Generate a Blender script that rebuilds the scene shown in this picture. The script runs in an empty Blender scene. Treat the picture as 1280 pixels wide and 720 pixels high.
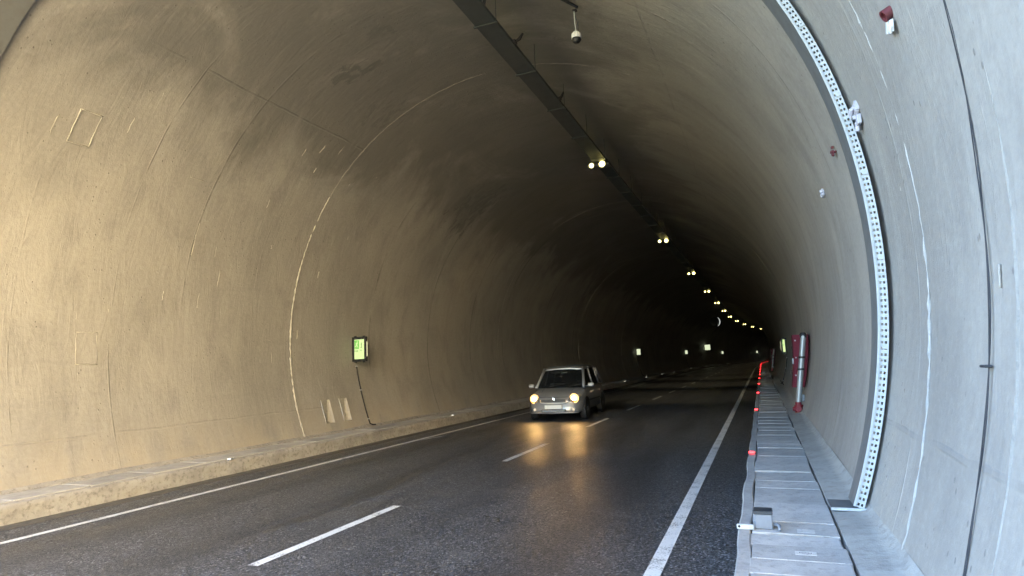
import bpy, math, random
from mathutils import Vector, Matrix
random.seed(7)
C = bpy.context.scene.collection
sc = bpy.context.scene
PI = math.pi

# ------------------------------------------------------------------ layout
EYE = 1.71447
S0, KC = 82.41, 0.00223            # straight, then a gentle bend to the right
DC, HC = -4.675, 2.4124            # centre of the lining's circle
RL, RR = 5.54, 5.65                # lining radius, left/crown and right wall
MOUTH = 2.4                        # the tunnel mouth
PM = -5.0                          # pavements run on outside it
ZW = 0.50                          # top of the right walkway
LANE0 = -0.9645

def W(s, D, z=0.0):
    t = max(s - S0, 0.0); th = t * KC
    x = (1 - math.cos(th)) / KC if t > 0 else 0.0
    y = min(s, S0) + (math.sin(th) / KC if t > 0 else 0.0)
    return Vector((x + D * math.cos(th), y - D * math.sin(th), z))
def HEAD(s):
    return -max(s - S0, 0.0) * KC
def sm(t):
    t = max(0.0, min(1.0, t)); return t * t * (3 - 2 * t)
def RAD(a):                         # a in degrees from the right-hand horizontal
    return RR + (RL - RR) * sm((a - 15) / 55)
def LIN(s, a, off=0.0):             # point on the lining, off = towards the inside
    r = RAD(a) - off
    return W(s, DC + r * math.cos(math.radians(a)), HC + r * math.sin(math.radians(a)))
def ANG(z, right=True):             # angle at a height
    if right:
        return math.degrees(math.asin((z - HC) / RR))
    return 180 - math.degrees(math.asin((z - HC) / RL))

# ------------------------------------------------------------------ mesh helpers
class MB:
    def __init__(self): self.v = []; self.f = []; self.uv = None
    def add(self, vs, fs):
        n = len(self.v); self.v += [tuple(v) for v in vs]
        self.f += [tuple(i + n for i in f) for f in fs]
    def box(self, c, d, rot=None, bev=0.0):
        ctr = Vector(c); hx, hy, hz = d[0] / 2, d[1] / 2, d[2] / 2
        b = min(bev, hx * .9, hy * .9, hz * .9)
        if b <= 0:
            vs = [(x, y, z) for x in (-hx, hx) for y in (-hy, hy) for z in (-hz, hz)]
            fs = [(0, 1, 3, 2), (4, 6, 7, 5), (0, 4, 5, 1), (2, 3, 7, 6), (0, 2, 6, 4), (1, 5, 7, 3)]
        else:
            vs, idx, fs = [], {}, []
            for sx in (-1, 1):
                for sy in (-1, 1):
                    for sz in (-1, 1):
                        for ax in range(3):
                            p = [sx * (hx - b), sy * (hy - b), sz * (hz - b)]
                            p[ax] = (sx * hx, sy * hy, sz * hz)[ax]
                            idx[(sx, sy, sz, ax)] = len(vs); vs.append(tuple(p))
            q = lambda *k: fs.append(tuple(idx[i] for i in k))
            for s in (-1, 1):
                q((s,-1,-1,0),(s,1,-1,0),(s,1,1,0),(s,-1,1,0))
                q((-1,s,-1,1),(1,s,-1,1),(1,s,1,1),(-1,s,1,1))
                q((-1,-1,s,2),(1,-1,s,2),(1,1,s,2),(-1,1,s,2))
            for a in (-1, 1):
                for c in (-1, 1):
                    q((-1,a,c,1),(1,a,c,1),(1,a,c,2),(-1,a,c,2))
                    q((a,-1,c,0),(a,1,c,0),(a,1,c,2),(a,-1,c,2))
                    q((a,c,-1,0),(a,c,1,0),(a,c,1,1),(a,c,-1,1))
            for sx in (-1, 1):
                for sy in (-1, 1):
                    for sz in (-1, 1):
                        q((sx,sy,sz,0),(sx,sy,sz,1),(sx,sy,sz,2))
        self.add([(rot @ Vector(v) if rot else Vector(v)) + ctr for v in vs], fs)
        return self
    def tube(self, pts, r, n=8, cap=True):
        pts = [Vector(p) for p in pts]; rs = r if isinstance(r, (list, tuple)) else [r] * len(pts)
        rings = []; up = None
        for i, p in enumerate(pts):
            d = (pts[min(i + 1, len(pts) - 1)] - pts[max(i - 1, 0)]).normalized()
            if up is None:
                up = Vector((0, 0, 1)) if abs(d.z) < .9 else Vector((1, 0, 0))
            u = (up - d * up.dot(d)).normalized(); w = d.cross(u); up = u
            rings.append([p + (u * math.cos(2 * PI * k / n) + w * math.sin(2 * PI * k / n)) * rs[i] for k in range(n)])
        vs = [v for g in rings for v in g]; fs = []
        for i in range(len(pts) - 1):
            for k in range(n):
                a = i * n + k; b = i * n + (k + 1) % n
                fs.append((a, b, b + n, a + n))
        if cap:
            fs.append(tuple(range(n))[::-1]); fs.append(tuple(range((len(pts) - 1) * n, len(pts) * n)))
        self.add(vs, fs); return self
    def lathe(self, prof, c=(0, 0, 0), axis='z', n=20, rot=None):   # prof: (radius, height)
        vs, fs = [], []
        for r, h in prof:
            for k in range(n):
                t = 2 * PI * k / n; x, y = r * math.cos(t), r * math.sin(t)
                v = {'z': (x, y, h), 'x': (h, x, y), 'y': (y, h, x)}[axis]
                vs.append(v)
        for i in range(len(prof) - 1):
            for k in range(n):
                a = i * n + k; b = i * n + (k + 1) % n
                fs.append((a, b, b + n, a + n))
        if prof[0][0] > 1e-6: fs.append(tuple(range(n))[::-1])
        if prof[-1][0] > 1e-6: fs.append(tuple(range((len(prof) - 1) * n, len(prof) * n)))
        c = Vector(c)
        self.add([(rot @ Vector(v) if rot else Vector(v)) + c for v in vs], fs); return self
    def prism(self, outline, y0, y1):      # outline in (x,z), extruded along y
        n = len(outline)
        vs = [(x, y0, z) for x, z in outline] + [(x, y1, z) for x, z in outline]
        fs = [tuple(range(n)), tuple(range(n, 2 * n))[::-1]]
        fs += [(i, i + n, (i + 1) % n + n, (i + 1) % n) for i in range(n)]
        self.add(vs, fs); return self
    def build(self, name, mat, parent=None, smooth=False, loc=None, rz=0.0):
        me = bpy.data.meshes.new(name)
        me.from_pydata(self.v, [], self.f); me.validate(); me.update()
        import bmesh
        bm = bmesh.new(); bm.from_mesh(me); bmesh.ops.recalc_face_normals(bm, faces=bm.faces)
        bm.to_mesh(me); bm.free()
        if smooth:
            for p in me.polygons: p.use_smooth = True
            if smooth != 'all':
                me.set_sharp_from_angle(angle=math.radians(40))
        me.materials.append(mat)
        o = bpy.data.objects.new(name, me); C.objects.link(o)
        if parent: o.parent = parent
        if loc is not None: o.location = loc
        if rz: o.rotation_euler.z = rz
        return o

def tag(o, label=None, cat=None, group=None, kind=None):
    if label: o['label'] = label
    if cat: o['category'] = cat
    if group: o['group'] = group
    if kind: o['kind'] = kind
    return o
def empty(name, loc, rz=0.0):
    o = bpy.data.objects.new(name, None); C.objects.link(o)
    o.empty_display_size = .1; o.location = loc; o.rotation_euler.z = rz
    return o
def copy_tree(o, parent=None):
    c = o.copy(); C.objects.link(c)
    if parent: c.parent = parent
    for ch in list(o.children): copy_tree(ch, c)
    return c
def ordinal(n):
    w = ['first', 'second', 'third', 'fourth', 'fifth', 'sixth', 'seventh', 'eighth', 'ninth', 'tenth', 'eleventh', 'twelfth']
    if n <= len(w): return w[n - 1]
    return str(n) + ('th' if 10 < n % 100 < 14 else {1: 'st', 2: 'nd', 3: 'rd'}.get(n % 10, 'th'))

# ------------------------------------------------------------------ materials
class NT:
    def __init__(self, name):
        self.m = bpy.data.materials.new(name); self.m.use_nodes = True
        self.t = self.m.node_tree; self.t.nodes.clear()
        self.out = self.t.nodes.new('ShaderNodeOutputMaterial')
        self.b = self.t.nodes.new('ShaderNodeBsdfPrincipled')
        self.t.links.new(self.b.outputs[0], self.out.inputs[0])
    def n(self, t, **k):
        o = self.t.nodes.new(t)
        for a, b in k.items(): setattr(o, a, b)
        return o
    def put(self, sock, v):
        if hasattr(v, 'is_linked') or hasattr(v, 'links'): self.t.links.new(v, sock)
        else: sock.default_value = v
    def math(self, op, a, b=None, c=None, clamp=False):
        o = self.n('ShaderNodeMath', operation=op); o.use_clamp = clamp
        for i, v in enumerate((a, b, c)):
            if v is not None: self.put(o.inputs[i], v)
        return o.outputs[0]
    def noise(self, vec, scale, detail=3, rough=.55, dist=0.0):
        o = self.n('ShaderNodeTexNoise')
        if vec is not None: self.put(o.inputs['Vector'], vec)
        o.inputs['Scale'].default_value = scale; o.inputs['Detail'].default_value = detail
        o.inputs['Roughness'].default_value = rough; o.inputs['Distortion'].default_value = dist
        return o.outputs[0]
    def ramp(self, f, lo, hi, a=0.0, b=1.0):
        o = self.n('ShaderNodeMapRange', interpolation_type='SMOOTHSTEP')
        self.put(o.inputs[0], f)
        for i, v in zip((1, 2, 3, 4), (lo, hi, a, b)): o.inputs[i].default_value = v
        return o.outputs[0]
    def mix(self, f, a, b, blend='MIX'):
        o = self.n('ShaderNodeMix', data_type='RGBA', blend_type=blend)
        self.put(o.inputs[0], f)
        self.put(o.inputs[6], a if not isinstance(a, tuple) else (*a, 1)[:4])
        self.put(o.inputs[7], b if not isinstance(b, tuple) else (*b, 1)[:4])
        return o.outputs[2]
    def scalevec(self, vec, s):
        o = self.n('ShaderNodeVectorMath', operation='MULTIPLY'); self.put(o.inputs[0], vec); o.inputs[1].default_value = s
        return o.outputs[0]
    def coord(self, w='Object'):
        return self.n('ShaderNodeTexCoord').outputs[w]
    def bump(self, h, strength=.3, dist=.01):
        o = self.n('ShaderNodeBump'); self.put(o.inputs['Height'], h)
        o.inputs['Strength'].default_value = strength; o.inputs['Distance'].default_value = dist
        self.t.links.new(o.outputs[0], self.b.inputs['Normal']); return o
    def set(self, color=None, rough=None, metal=None, **k):
        if color is not None: self.put(self.b.inputs['Base Color'], (*color, 1) if isinstance(color, tuple) else color)
        if rough is not None: self.put(self.b.inputs['Roughness'], rough)
        if metal is not None: self.put(self.b.inputs['Metallic'], metal)
        for a, v in k.items(): self.put(self.b.inputs[a.replace('_', ' ')], v)
        return self

def worn(name, color, rough=.5, metal=0.0, amt=.25, scale=9.0, dirt=(.05, .045, .04)):
    t = NT(name); v = t.coord('Object')
    n1 = t.noise(v, scale, 4); n2 = t.noise(v, scale * 6, 3)
    f = t.math('MULTIPLY', t.ramp(n1, .45, .75), amt, clamp=True)
    col = t.mix(f, color, dirt)
    col = t.mix(t.math('MULTIPLY', t.ramp(n2, .4, .7), amt * .5), col, tuple(c * .7 for c in color))
    t.set(col, t.math('ADD', rough - .08, t.math('MULTIPLY', n1, .16)), metal)
    t.bump(n2, .15, .004)
    return t.m

def emit(name, color, strength, base=(.02, .02, .02)):
    t = NT(name); t.set(base, .4)
    t.put(t.b.inputs['Emission Color'], (*color, 1)); t.put(t.b.inputs['Emission Strength'], strength)
    return t.m

def concrete_lining():
    t = NT('cast_concrete_lining')
    uv = t.coord('UV')
    sep = t.n('ShaderNodeSeparateXYZ'); t.put(sep.inputs[0], uv)
    u, v = sep.outputs[0], sep.outputs[1]
    big = t.noise(t.scalevec(uv, (.35, .22, 1)), 1.0, 4, .6, .6)
    mid = t.noise(t.scalevec(uv, (1.1, .55, 1)), 1.4, 5, .62, .4)
    streak = t.noise(t.scalevec(uv, (1.5, .22, 1)), 1.6, 6, .68, .9)     # runs round the arch
    sweep = t.noise(t.scalevec(uv, (.25, 2.6, 1)), 1.5, 4, .6, .5)       # trowelled along the tunnel
    fine = t.noise(uv, 45, 4, .65)
    grain = t.noise(uv, 16, 6, .72)
    swipe = t.noise(t.scalevec(uv, (2.2, .5, 1)), 1.9, 7, .7, 1.6)
    col = t.mix(t.ramp(big, .3, .7), (.38, .355, .315), (.29, .272, .245))
    col = t.mix(t.math('MULTIPLY', t.ramp(mid, .45, .72), .5), col, (.225, .21, .19))
    col = t.mix(t.math('MULTIPLY', t.ramp(streak, .52, .78), .45), col, (.45, .425, .385))
    col = t.mix(t.math('MULTIPLY', t.ramp(streak, .46, .25), .35), col, (.2, .19, .175))
    col = t.mix(t.math('MULTIPLY', t.ramp(sweep, .55, .75), .22), col, (.24, .225, .2))
    col = t.mix(t.math('MULTIPLY', t.ramp(grain, .44, .70), .24), col, (.20, .188, .17))
    col = t.mix(t.math('MULTIPLY', t.ramp(grain, .50, .28), .22), col, (.48, .455, .41))
    col = t.mix(t.math('MULTIPLY', t.ramp(swipe, .60, .72), .22), col, (.47, .44, .395))
    col = t.mix(t.math('MULTIPLY', t.ramp(swipe, .42, .30), .26), col, (.19, .178, .16))
    # pits
    vo = t.n('ShaderNodeTexVoronoi'); t.put(vo.inputs['Vector'], t.scalevec(uv, (11, 8, 1))); vo.inputs['Scale'].default_value = 1.0
    pit = t.math('MULTIPLY', t.ramp(vo.outputs['Distance'], .16, .06), t.ramp(t.noise(uv, 1.1, 3), .46, .6))
    col = t.mix(t.math('MULTIPLY', pit, .6), col, (.13, .12, .11))
    height = t.math('ADD', t.math('MULTIPLY', mid, .8), t.math('ADD', t.math('MULTIPLY', swipe, .6), t.math('ADD', t.math('MULTIPLY', fine, .10), t.math('MULTIPLY', grain, .13))))
    height = t.math('SUBTRACT', height, t.math('MULTIPLY', pit, .3))
    # shutter joints round the arch: (s, half width, darkness, noise cut, noise seed)
    wob = t.math('MULTIPLY', t.math('SUBTRACT', t.noise(t.scalevec(uv, (0, .7, 1)), 1.0, 3), .5), .07)
    def ring(s0, w, cut, seed, dark, colr=(.12, .11, .1)):
        nonlocal col, height
        d = t.math('ABSOLUTE', t.math('SUBTRACT', t.math('ADD', u, wob), s0))
        off = t.n('ShaderNodeVectorMath', operation='ADD'); t.put(off.inputs[0], t.scalevec(uv, (0, .35, 1))); off.inputs[1].default_value = (seed, seed * 1.7, 0)
        m = t.math('MULTIPLY', t.ramp(d, w * .8, w * .2), t.ramp(t.noise(off.outputs[0], 1.6, 5, .7), cut - .03, cut + .22))
        col = t.mix(t.math('MULTIPLY', m, dark), col, colr)
        height = t.math('SUBTRACT', height, t.math('MULTIPLY', m, .5))
    for i, (s0, w, cut, dark) in enumerate([(5.69, .02, .5, .45), (7.2, .022, .44, .5), (8.55, .03, .47, .75), (10.3, .02, .52, .4),
                                            (14.7, .06, .47, .8), (18.0, .05, .4, .6), (21.2, .06, .45, .6), (24.4, .07, .42, .7), (29.5, .08, .4, .7),
                                            (35, .1, .4, .7), (42.5, .1, .4, .7)]):
        ring(s0, w, cut, 3.1 * i + 1, dark)
    ring(4.62, .03, .45, 77.0, .5, (.62, .6, .55))
    # longitudinal shutter lines
    for a0, su0, su1, dark, colr in ((128.2, 6.0, 11.5, .5, (.1, .095, .09)), (-12.6, -1.0, 6.0, .45, (.22, .21, .2)), (52, 0, 60, .3, (.2, .19, .18)), (196, 0, 13, .25, (.25, .23, .2))):
        v0 = RL * math.radians(a0)
        wob2 = t.math('MULTIPLY', t.math('SUBTRACT', t.noise(t.scalevec(uv, (.8, 0, 1)), 1.0, 3), .5), .12)
        d = t.math('ABSOLUTE', t.math('SUBTRACT', t.math('ADD', v, wob2), v0))
        m = t.math('MULTIPLY', t.ramp(d, .025, .008), t.math('MULTIPLY', t.ramp(u, su0, su0 + 1.2), t.ramp(u, su1 + .3, su1 - .3)))
        m = t.math('MULTIPLY', m, t.ramp(t.noise(t.scalevec(uv, (1.5, 0, 1)), 1.0, 3), .38, .55))
        col = t.mix(t.math('MULTIPLY', m, dark), col, colr)
        height = t.math('SUBTRACT', height, t.math('MULTIPLY', m, .3))
    # damp dark stains near the crown
    def blotch(s0, a0, rs, rv, thr, dark, tilt=0.0):
        nonlocal col
        v0 = RL * math.radians(a0)
        du = t.math('SUBTRACT', u, s0); dv = t.math('SUBTRACT', v, v0)
        du2 = t.math('ADD', du, t.math('MULTIPLY', dv, tilt))
        q = t.math('ADD', t.math('POWER', t.math('DIVIDE', du2, rs), 2.0), t.math('POWER', t.math('DIVIDE', dv, rv), 2.0))
        nz = t.noise(t.scalevec(uv, (2.6, 1.3, 1)), 1.5, 5, .68, 1.2)
        m = t.math('ADD', t.math('MULTIPLY', t.math('SUBTRACT', nz, .5), 4.5), t.math('SUBTRACT', thr, q))
        col = t.mix(t.math('MULTIPLY', t.ramp(m, .0, .25), dark), col, (.085, .084, .08))
    blotch(9.6, 112.5, .45, .75, .35, .7, .3)
    blotch(9.0, 103, .35, .6, .1, .5, .3)
    blotch(11.2, 118, .9, .9, .0, .45, .3)
    blotch(8.3, 84, .6, 1.1, .1, .5)
    blotch(10.6, 78, .7, 1.4, .0, .4)
    blotch(17.5, 128, 1.6, 1.8, .2, .5)
    # ragged patches over upper vault: damp, plus crown shade put into the colour
    damp_shade = t.noise(t.scalevec(uv, (.42, .30, 1)), 1.0, 6, .66, .9)
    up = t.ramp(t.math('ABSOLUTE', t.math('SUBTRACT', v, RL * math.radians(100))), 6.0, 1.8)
    sm_ = t.ramp(t.math('ADD', t.math('MULTIPLY', up, .50), t.math('SUBTRACT', damp_shade, .5)), .20, .46)
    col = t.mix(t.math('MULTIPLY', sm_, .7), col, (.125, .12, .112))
    # dust thrown up on the foot of the left wall
    foot = t.math('MULTIPLY', t.ramp(v, RL * math.radians(192), RL * math.radians(203)), t.ramp(mid, .3, .6))
    col = t.mix(t.math('MULTIPLY', foot, .45), col, (.50, .43, .33))
    t.set(col, t.math('ADD', .5, t.math('MULTIPLY', mid, .3)))
    t.bump(height, .55, .03)
    return t.m

def rough_concrete(name, c0, c1, dirt, scale=2.0, dirtamt=.6, bump=.5, vary=0.0):
    t = NT(name); v = t.coord('Object')
    a = t.noise(v, scale, 5, .6, .3); b = t.noise(v, scale * 5, 4, .6); f = t.noise(v, 90, 3, .6)
    col = t.mix(t.ramp(a, .35, .65), c0, c1)
    col = t.mix(t.math('MULTIPLY', t.ramp(b, .48, .72), dirtamt), col, dirt)
    col = t.mix(t.math('MULTIPLY', t.ramp(f, .5, .8), .3), col, tuple(x * 1.35 for x in c0))
    if vary:
        oi = t.n('ShaderNodeObjectInfo')
        k = t.n('ShaderNodeCombineColor')
        for q in range(3): t.put(k.inputs[q], t.math('ADD', 1 - vary, t.math('MULTIPLY', oi.outputs['Random'], 2 * vary)))
        col = t.mix(1.0, col, k.outputs[0], 'MULTIPLY')
    t.set(col, .85)
    t.bump(t.math('ADD', b, t.math('MULTIPLY', f, .35)), bump, .012)
    return t.m

def asphalt():
    t = NT('asphalt'); v = t.coord('Object')
    vo = t.n('ShaderNodeTexVoronoi'); t.put(vo.inputs['Vector'], v); vo.inputs['Scale'].default_value = 66
    cell = t.n('ShaderNodeSeparateColor'); t.put(cell.inputs[0], vo.outputs['Color'])
    big = t.noise(t.scalevec(v, (.8, .12, 1)), 1.0, 5, .62, .5)
    mid = t.noise(v, 1.6, 6, .68, .4); fine = t.noise(v, 160, 3, .7)
    # rolled wheel tracks, darker and smoother, two to a lane
    sx = t.n('ShaderNodeSeparateXYZ'); t.put(sx.inputs[0], v)
    trk = None
    for xc in (-7.05, -5.45, -3.55, -1.95):
        d = t.math('ABSOLUTE', t.math('SUBTRACT', t.math('ADD', sx.outputs[0], t.math('MULTIPLY', t.math('SUBTRACT', mid, .5), .5)), xc))
        m = t.ramp(d, .42, .12); trk = m if trk is None else t.math('MAXIMUM', trk, m)
    col = t.mix(t.ramp(cell.outputs[0], .3, 1.0), (.034, .034, .036), (.135, .135, .14))
    col = t.mix(t.math('MULTIPLY', t.ramp(cell.outputs[1], .90, .97), .75), col, (.38, .38, .38))
    col = t.mix(t.math('MULTIPLY', t.ramp(big, .4, .68), .45), col, (.026, .026, .027))
    col = t.mix(t.math('MULTIPLY', trk, .38), col, (.028, .028, .03))
    col = t.mix(t.math('MULTIPLY', t.ramp(mid, .52, .72), .38), col, (.15, .145, .135))
    oil = t.noise(t.scalevec(v, (1.3, .7, 1)), 1.0, 5, .7, 1.2)
    col = t.mix(t.math('MULTIPLY', t.ramp(oil, .66, .74), .6), col, (.02, .02, .021))
    ck = t.n('ShaderNodeTexVoronoi'); ck.feature = 'DISTANCE_TO_EDGE'
    wv = t.n('ShaderNodeVectorMath', operation='ADD'); t.put(wv.inputs[0], t.scalevec(v, (.34, .22, 1)))
    nn = t.n('ShaderNodeTexNoise'); t.put(nn.inputs['Vector'], v); nn.inputs['Scale'].default_value = 2.2; nn.inputs['Detail'].default_value = 5
    t.put(wv.inputs[1], t.scalevec(nn.outputs[1], (.22, .22, 0))); t.put(ck.inputs['Vector'], wv.outputs[0]); ck.inputs['Scale'].default_value = 1.0
    crack = t.math('MULTIPLY', t.ramp(ck.outputs['Distance'], .006, .002), t.ramp(t.noise(v, .55, 3), .56, .64))
    col = t.mix(t.math('MULTIPLY', crack, .8), col, (.012, .012, .012))
    rgh = t.math('ADD', t.ramp(big, .35, .7, .43, .27), t.math('MULTIPLY', cell.outputs[2], .16))
    t.set(col, rgh, Specular_IOR_Level=.5)
    h = t.math('ADD', t.math('MULTIPLY', t.ramp(vo.outputs['Distance'], 0, .6, 1, 0), .9), t.math('MULTIPLY', fine, .5))
    t.bump(t.math('SUBTRACT', h, t.math('MULTIPLY', crack, 2.0)), .6, .008)
    return t.m

def road_paint():
    t = NT('road_paint'); v = t.coord('Object')
    n1 = t.noise(v, 3.0, 5, .65); n2 = t.noise(v, 55, 3, .7)
    wear = t.math('ADD', t.math('MULTIPLY', n1, .55), t.math('MULTIPLY', n2, .6))
    col = t.mix(t.ramp(wear, .57, .74), (.72, .72, .70), (.16, .16, .155))
    t.set(col, .55); t.bump(n2, .4, .004)
    return t.m

M = {}
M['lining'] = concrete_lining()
M['ridge'] = rough_concrete('joint_plaster', (.43, .42, .395), (.34, .33, .305), (.26, .25, .23), 5, .6)
M['ridge_dark'] = rough_concrete('joint_mortar', (.46, .43, .37), (.36, .335, .29), (.25, .23, .2), 6, .4)
M['pave'] = rough_concrete('walkway_concrete', (.40, .385, .35), (.33, .315, .285), (.2, .19, .17), 3, .5)
M['kerbl'] = rough_concrete('splashed_kerb_concrete', (.40, .375, .335), (.31, .29, .26), (.15, .135, .115), 3.2, .7, .8)
M['kerb'] = rough_concrete('kerb_concrete', (.36, .355, .34), (.3, .295, .285), (.2, .195, .185), 4, .45)
M['slab'] = rough_concrete('cover_slab_concrete', (.43, .42, .40), (.36, .355, .34), (.25, .24, .225), 3.5, .6, .6, .16)
M['slab2'] = rough_concrete('dusty_slab_concrete', (.44, .425, .395), (.37, .355, .33), (.26, .24, .21), 3.0, .5, .6, .14)
M['grout'] = rough_concrete('slab_edge_laitance', (.62, .61, .58), (.5, .49, .46), (.35, .34, .32), 9, .4)
M['asphalt'] = asphalt()
M['paint'] = road_paint()
M['earth'] = rough_concrete('dry_earth', (.50, .405, .25), (.43, .35, .212), (.29, .236, .145), .35, .5)
M['grass'] = rough_concrete('scrub', (.10, .12, .06), (.14, .13, .07), (.05, .06, .03), .5, .6)
M['galv'] = worn('galvanised_steel', (.52, .55, .55), .5, .2, .45, 14, (.4, .41, .41))
M['grey_steel'] = worn('dull_grey_steel', (.13, .135, .135), .6, .0, .3, 10, (.09, .08, .06))
M['tray'] = worn('dusty_tray_steel', (.065, .075, .078), .6, .3, .4, 6, (.05, .05, .05))
M['dark'] = worn('dark_plastic', (.022, .022, .024), .45, 0, .2)
M['black'] = worn('black_rubber', (.014, .014, .015), .6, 0, .15)
M['cable'] = worn('black_cable', (.03, .032, .038), .5, 0, .2)
M['red'] = worn('red_enamel', (.15, .006, .022), .75, 0, .12, 8, (.06, .01, .012))
M['redpipe'] = worn('red_valve_paint', (.22, .012, .022), .5, 0, .3, 16, (.12, .02, .02))
M['silver'] = worn('silver_pipe', (.36, .375, .38), .4, .4, .2, 12, (.4, .4, .4))
M['white'] = worn('white_plastic', (.75, .75, .74), .4, 0, .12)
M['boxgrey'] = worn('grey_box_plastic', (.20, .22, .245), .45, 0, .15)
M['boxdark'] = worn('grey_box_lid', (.04, .046, .052), .4, 0, .15)
M['foil'] = worn('dirty_plastic_scrap', (.55, .54, .6), .35, 0, .3, 30, (.3, .3, .35))
M['maroon'] = worn('maroon_plastic', (.14, .03, .035), .5, 0, .2)
M['carpaint'] = (lambda t: (t.set((.265, .265, .265), .34, .3, Coat_Weight=.8, Coat_Roughness=.06), t.m)[1])(NT('silver_beige_car_paint'))
def glass_mat():
    t = NT('car_glass'); t.set((.02, .022, .024), .05, 0)
    tr = t.n('ShaderNodeBsdfTransparent'); tr.inputs[0].default_value = (.7, .75, .75, 1)
    mx = t.n('ShaderNodeMixShader'); mx.inputs[0].default_value = .55
    t.t.links.new(tr.outputs[0], mx.inputs[1]); t.t.links.new(t.b.outputs[0], mx.inputs[2]); t.t.links.new(mx.outputs[0], t.out.inputs[0])
    return t.m
M['glass'] = glass_mat()
M['chrome'] = worn('chrome', (.8, .8, .8), .12, 1.0, .05)
M['bright_trim'] = worn('bright_trim', (.72, .71, .68), .3, .2, .05)
M['seat'] = worn('grey_seat_cloth', (.10, .095, .09), .9)
M['shirt'] = worn('light_sun_visor', (.4, .38, .34), .8)
M['plate'] = worn('number_plate', (.8, .8, .76), .4, 0, .05)
M['amber'] = worn('amber_lens', (.5, .18, .02), .2)
E_LAMP = .42
M['lamp_glow'] = emit('lamp_lens_glow', (1.0, .84, .26), E_LAMP)
M['head_glow'] = emit('headlight_glow', (1.0, .58, .20), 20)
M['bowl_glow'] = emit('headlight_bowl_glow', (1.0, .46, .10), .16, (.5, .45, .4))
M['drl_glow'] = emit('fog_lamp_glow', (1.0, .85, .6), .035)
M['red_glow'] = emit('red_led_glow', (1.0, .025, .03), .5)
M['white_glow'] = emit('white_led_glow', (1.0, .94, .78), .07)
M['sign_white'] = emit('sign_white_glow', (.78, 1.0, .40), .043)
M['sign_green'] = emit('sign_green_glow', (.22, .62, .10), .042)
M['sign_mark'] = emit('sign_mark_glow', (.15, .32, .08), .02)
M['sign_edge'] = emit('sign_edge_glow', (.95, .9, .5), .05)
M['far_sign'] = emit('far_sign_glow', (.90, 1.0, .66), .036)

# ------------------------------------------------------------------ sweep helper (along the tunnel)
def srange(a, b, step):
    out = [a]; s = a
    while s < b - 1e-6:
        s = min(b, s + (step if s < 40 else step * 4)); out.append(s)
    return out
def sweep(prof, s0, s1, step, jit=None, close=False):
    """prof: list of (D,z); a sheet or closed bar along the tunnel axis."""
    mb = MB(); ss = srange(s0, s1, step); n = len(prof)
    vs = []
    for i, s in enumerate(ss):
        for j, (D, z) in enumerate(prof):
            dx, dz = jit(s, j) if jit else (0, 0)
            vs.append(W(s, D + dx, z + dz))
    fs = []
    m = n if close else n - 1
    for i in range(len(ss) - 1):
        for j in range(m):
            a = i * n + j; b = i * n + (j + 1) % n
            fs.append((a, b, b + n, a + n))
    if close:
        fs.append(tuple(range(n))); fs.append(tuple(range((len(ss) - 1) * n, len(ss) * n))[::-1])
    mb.add(vs, fs); return mb
_jt = {}
def jitter(amp, step=.45, seed=0):
    def val(k, j):
        key = (seed, k, j)
        if key not in _jt:
            r = random.Random(hash(key) & 0xffffff); _jt[key] = (r.uniform(-1, 1), r.uniform(-1, 1))
        return _jt[key]
    def f(s, j):
        k = math.floor(s / step); t = sm(s / step - k); a, b = val(k, j), val(k + 1, j)
        return ((a[0] * (1 - t) + b[0] * t) * amp, (a[1] * (1 - t) + b[1] * t) * amp)
    return f

END = 330.0
# ------------------------------------------------------------------ the tunnel
A0, A1 = ANG(.40), ANG(.20, False)
NICHES = [(12.42, 12.74), (13.12, 13.42)]
NA0, NA1 = ANG(1.06, False), ANG(.50, False)
tunnel = empty('tunnel', (0, 0, 0))
tag(tunnel, 'long arched road tunnel lined with stained grey concrete', 'tunnel')
def lining():
    ss = srange(MOUTH, END, .5) + [x for n in NICHES for x in n]
    ss = sorted(set(round(s, 4) for s in ss))
    aa = [A0 + (A1 - A0) * i / 120 for i in range(121)] + [NA0, NA1]
    aa = sorted(aa)
    mb = MB(); na = len(aa); uvs = []
    for s in ss:
        for a in aa:
            w = .006 * math.sin(1.7 * s + .09 * a) + .005 * math.sin(.63 * s - .21 * a + 1.1)
            mb.v.append(tuple(LIN(s, a, w))); uvs.append((s, RL * math.radians(a)))
    for i in range(len(ss) - 1):
        for j in range(na - 1):
            sc_, ac_ = (ss[i] + ss[i + 1]) / 2, (aa[j] + aa[j + 1]) / 2
            if NA0 < ac_ < NA1 and any(n0 < sc_ < n1 for n0, n1 in NICHES): continue
            p = i * na + j
            mb.f.append((p, p + 1, p + na + 1, p + na))
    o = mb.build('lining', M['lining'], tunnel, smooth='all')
    ul = o.data.uv_layers.new(name='UVMap')
    for l in o.data.loops: ul.data[l.index].uv = uvs[l.vertex_index]
    return o
lining()
for n0, n1 in NICHES:                # slots cut into the foot of the left wall
    mb = MB()
    f = [LIN(n0, NA0, .012), LIN(n1, NA0, .012), LIN(n1, NA1, .012), LIN(n0, NA1, .012)]
    bx = f[0].x - .01
    k = [Vector((bx - .02, n0 + .02, f[0].z)), Vector((bx - .02, n1 - .05, f[1].z)), Vector((bx - .02, n1 - .05, f[2].z)), Vector((bx - .02, n0 + .02, f[3].z))]
    mb.add(f + k, [(0, 1, 5, 4), (1, 2, 6, 5), (2, 3, 7, 6), (3, 0, 4, 7), (4, 5, 6, 7)])
    mb.build('niche', M['ridge_dark'], tunnel)
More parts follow.
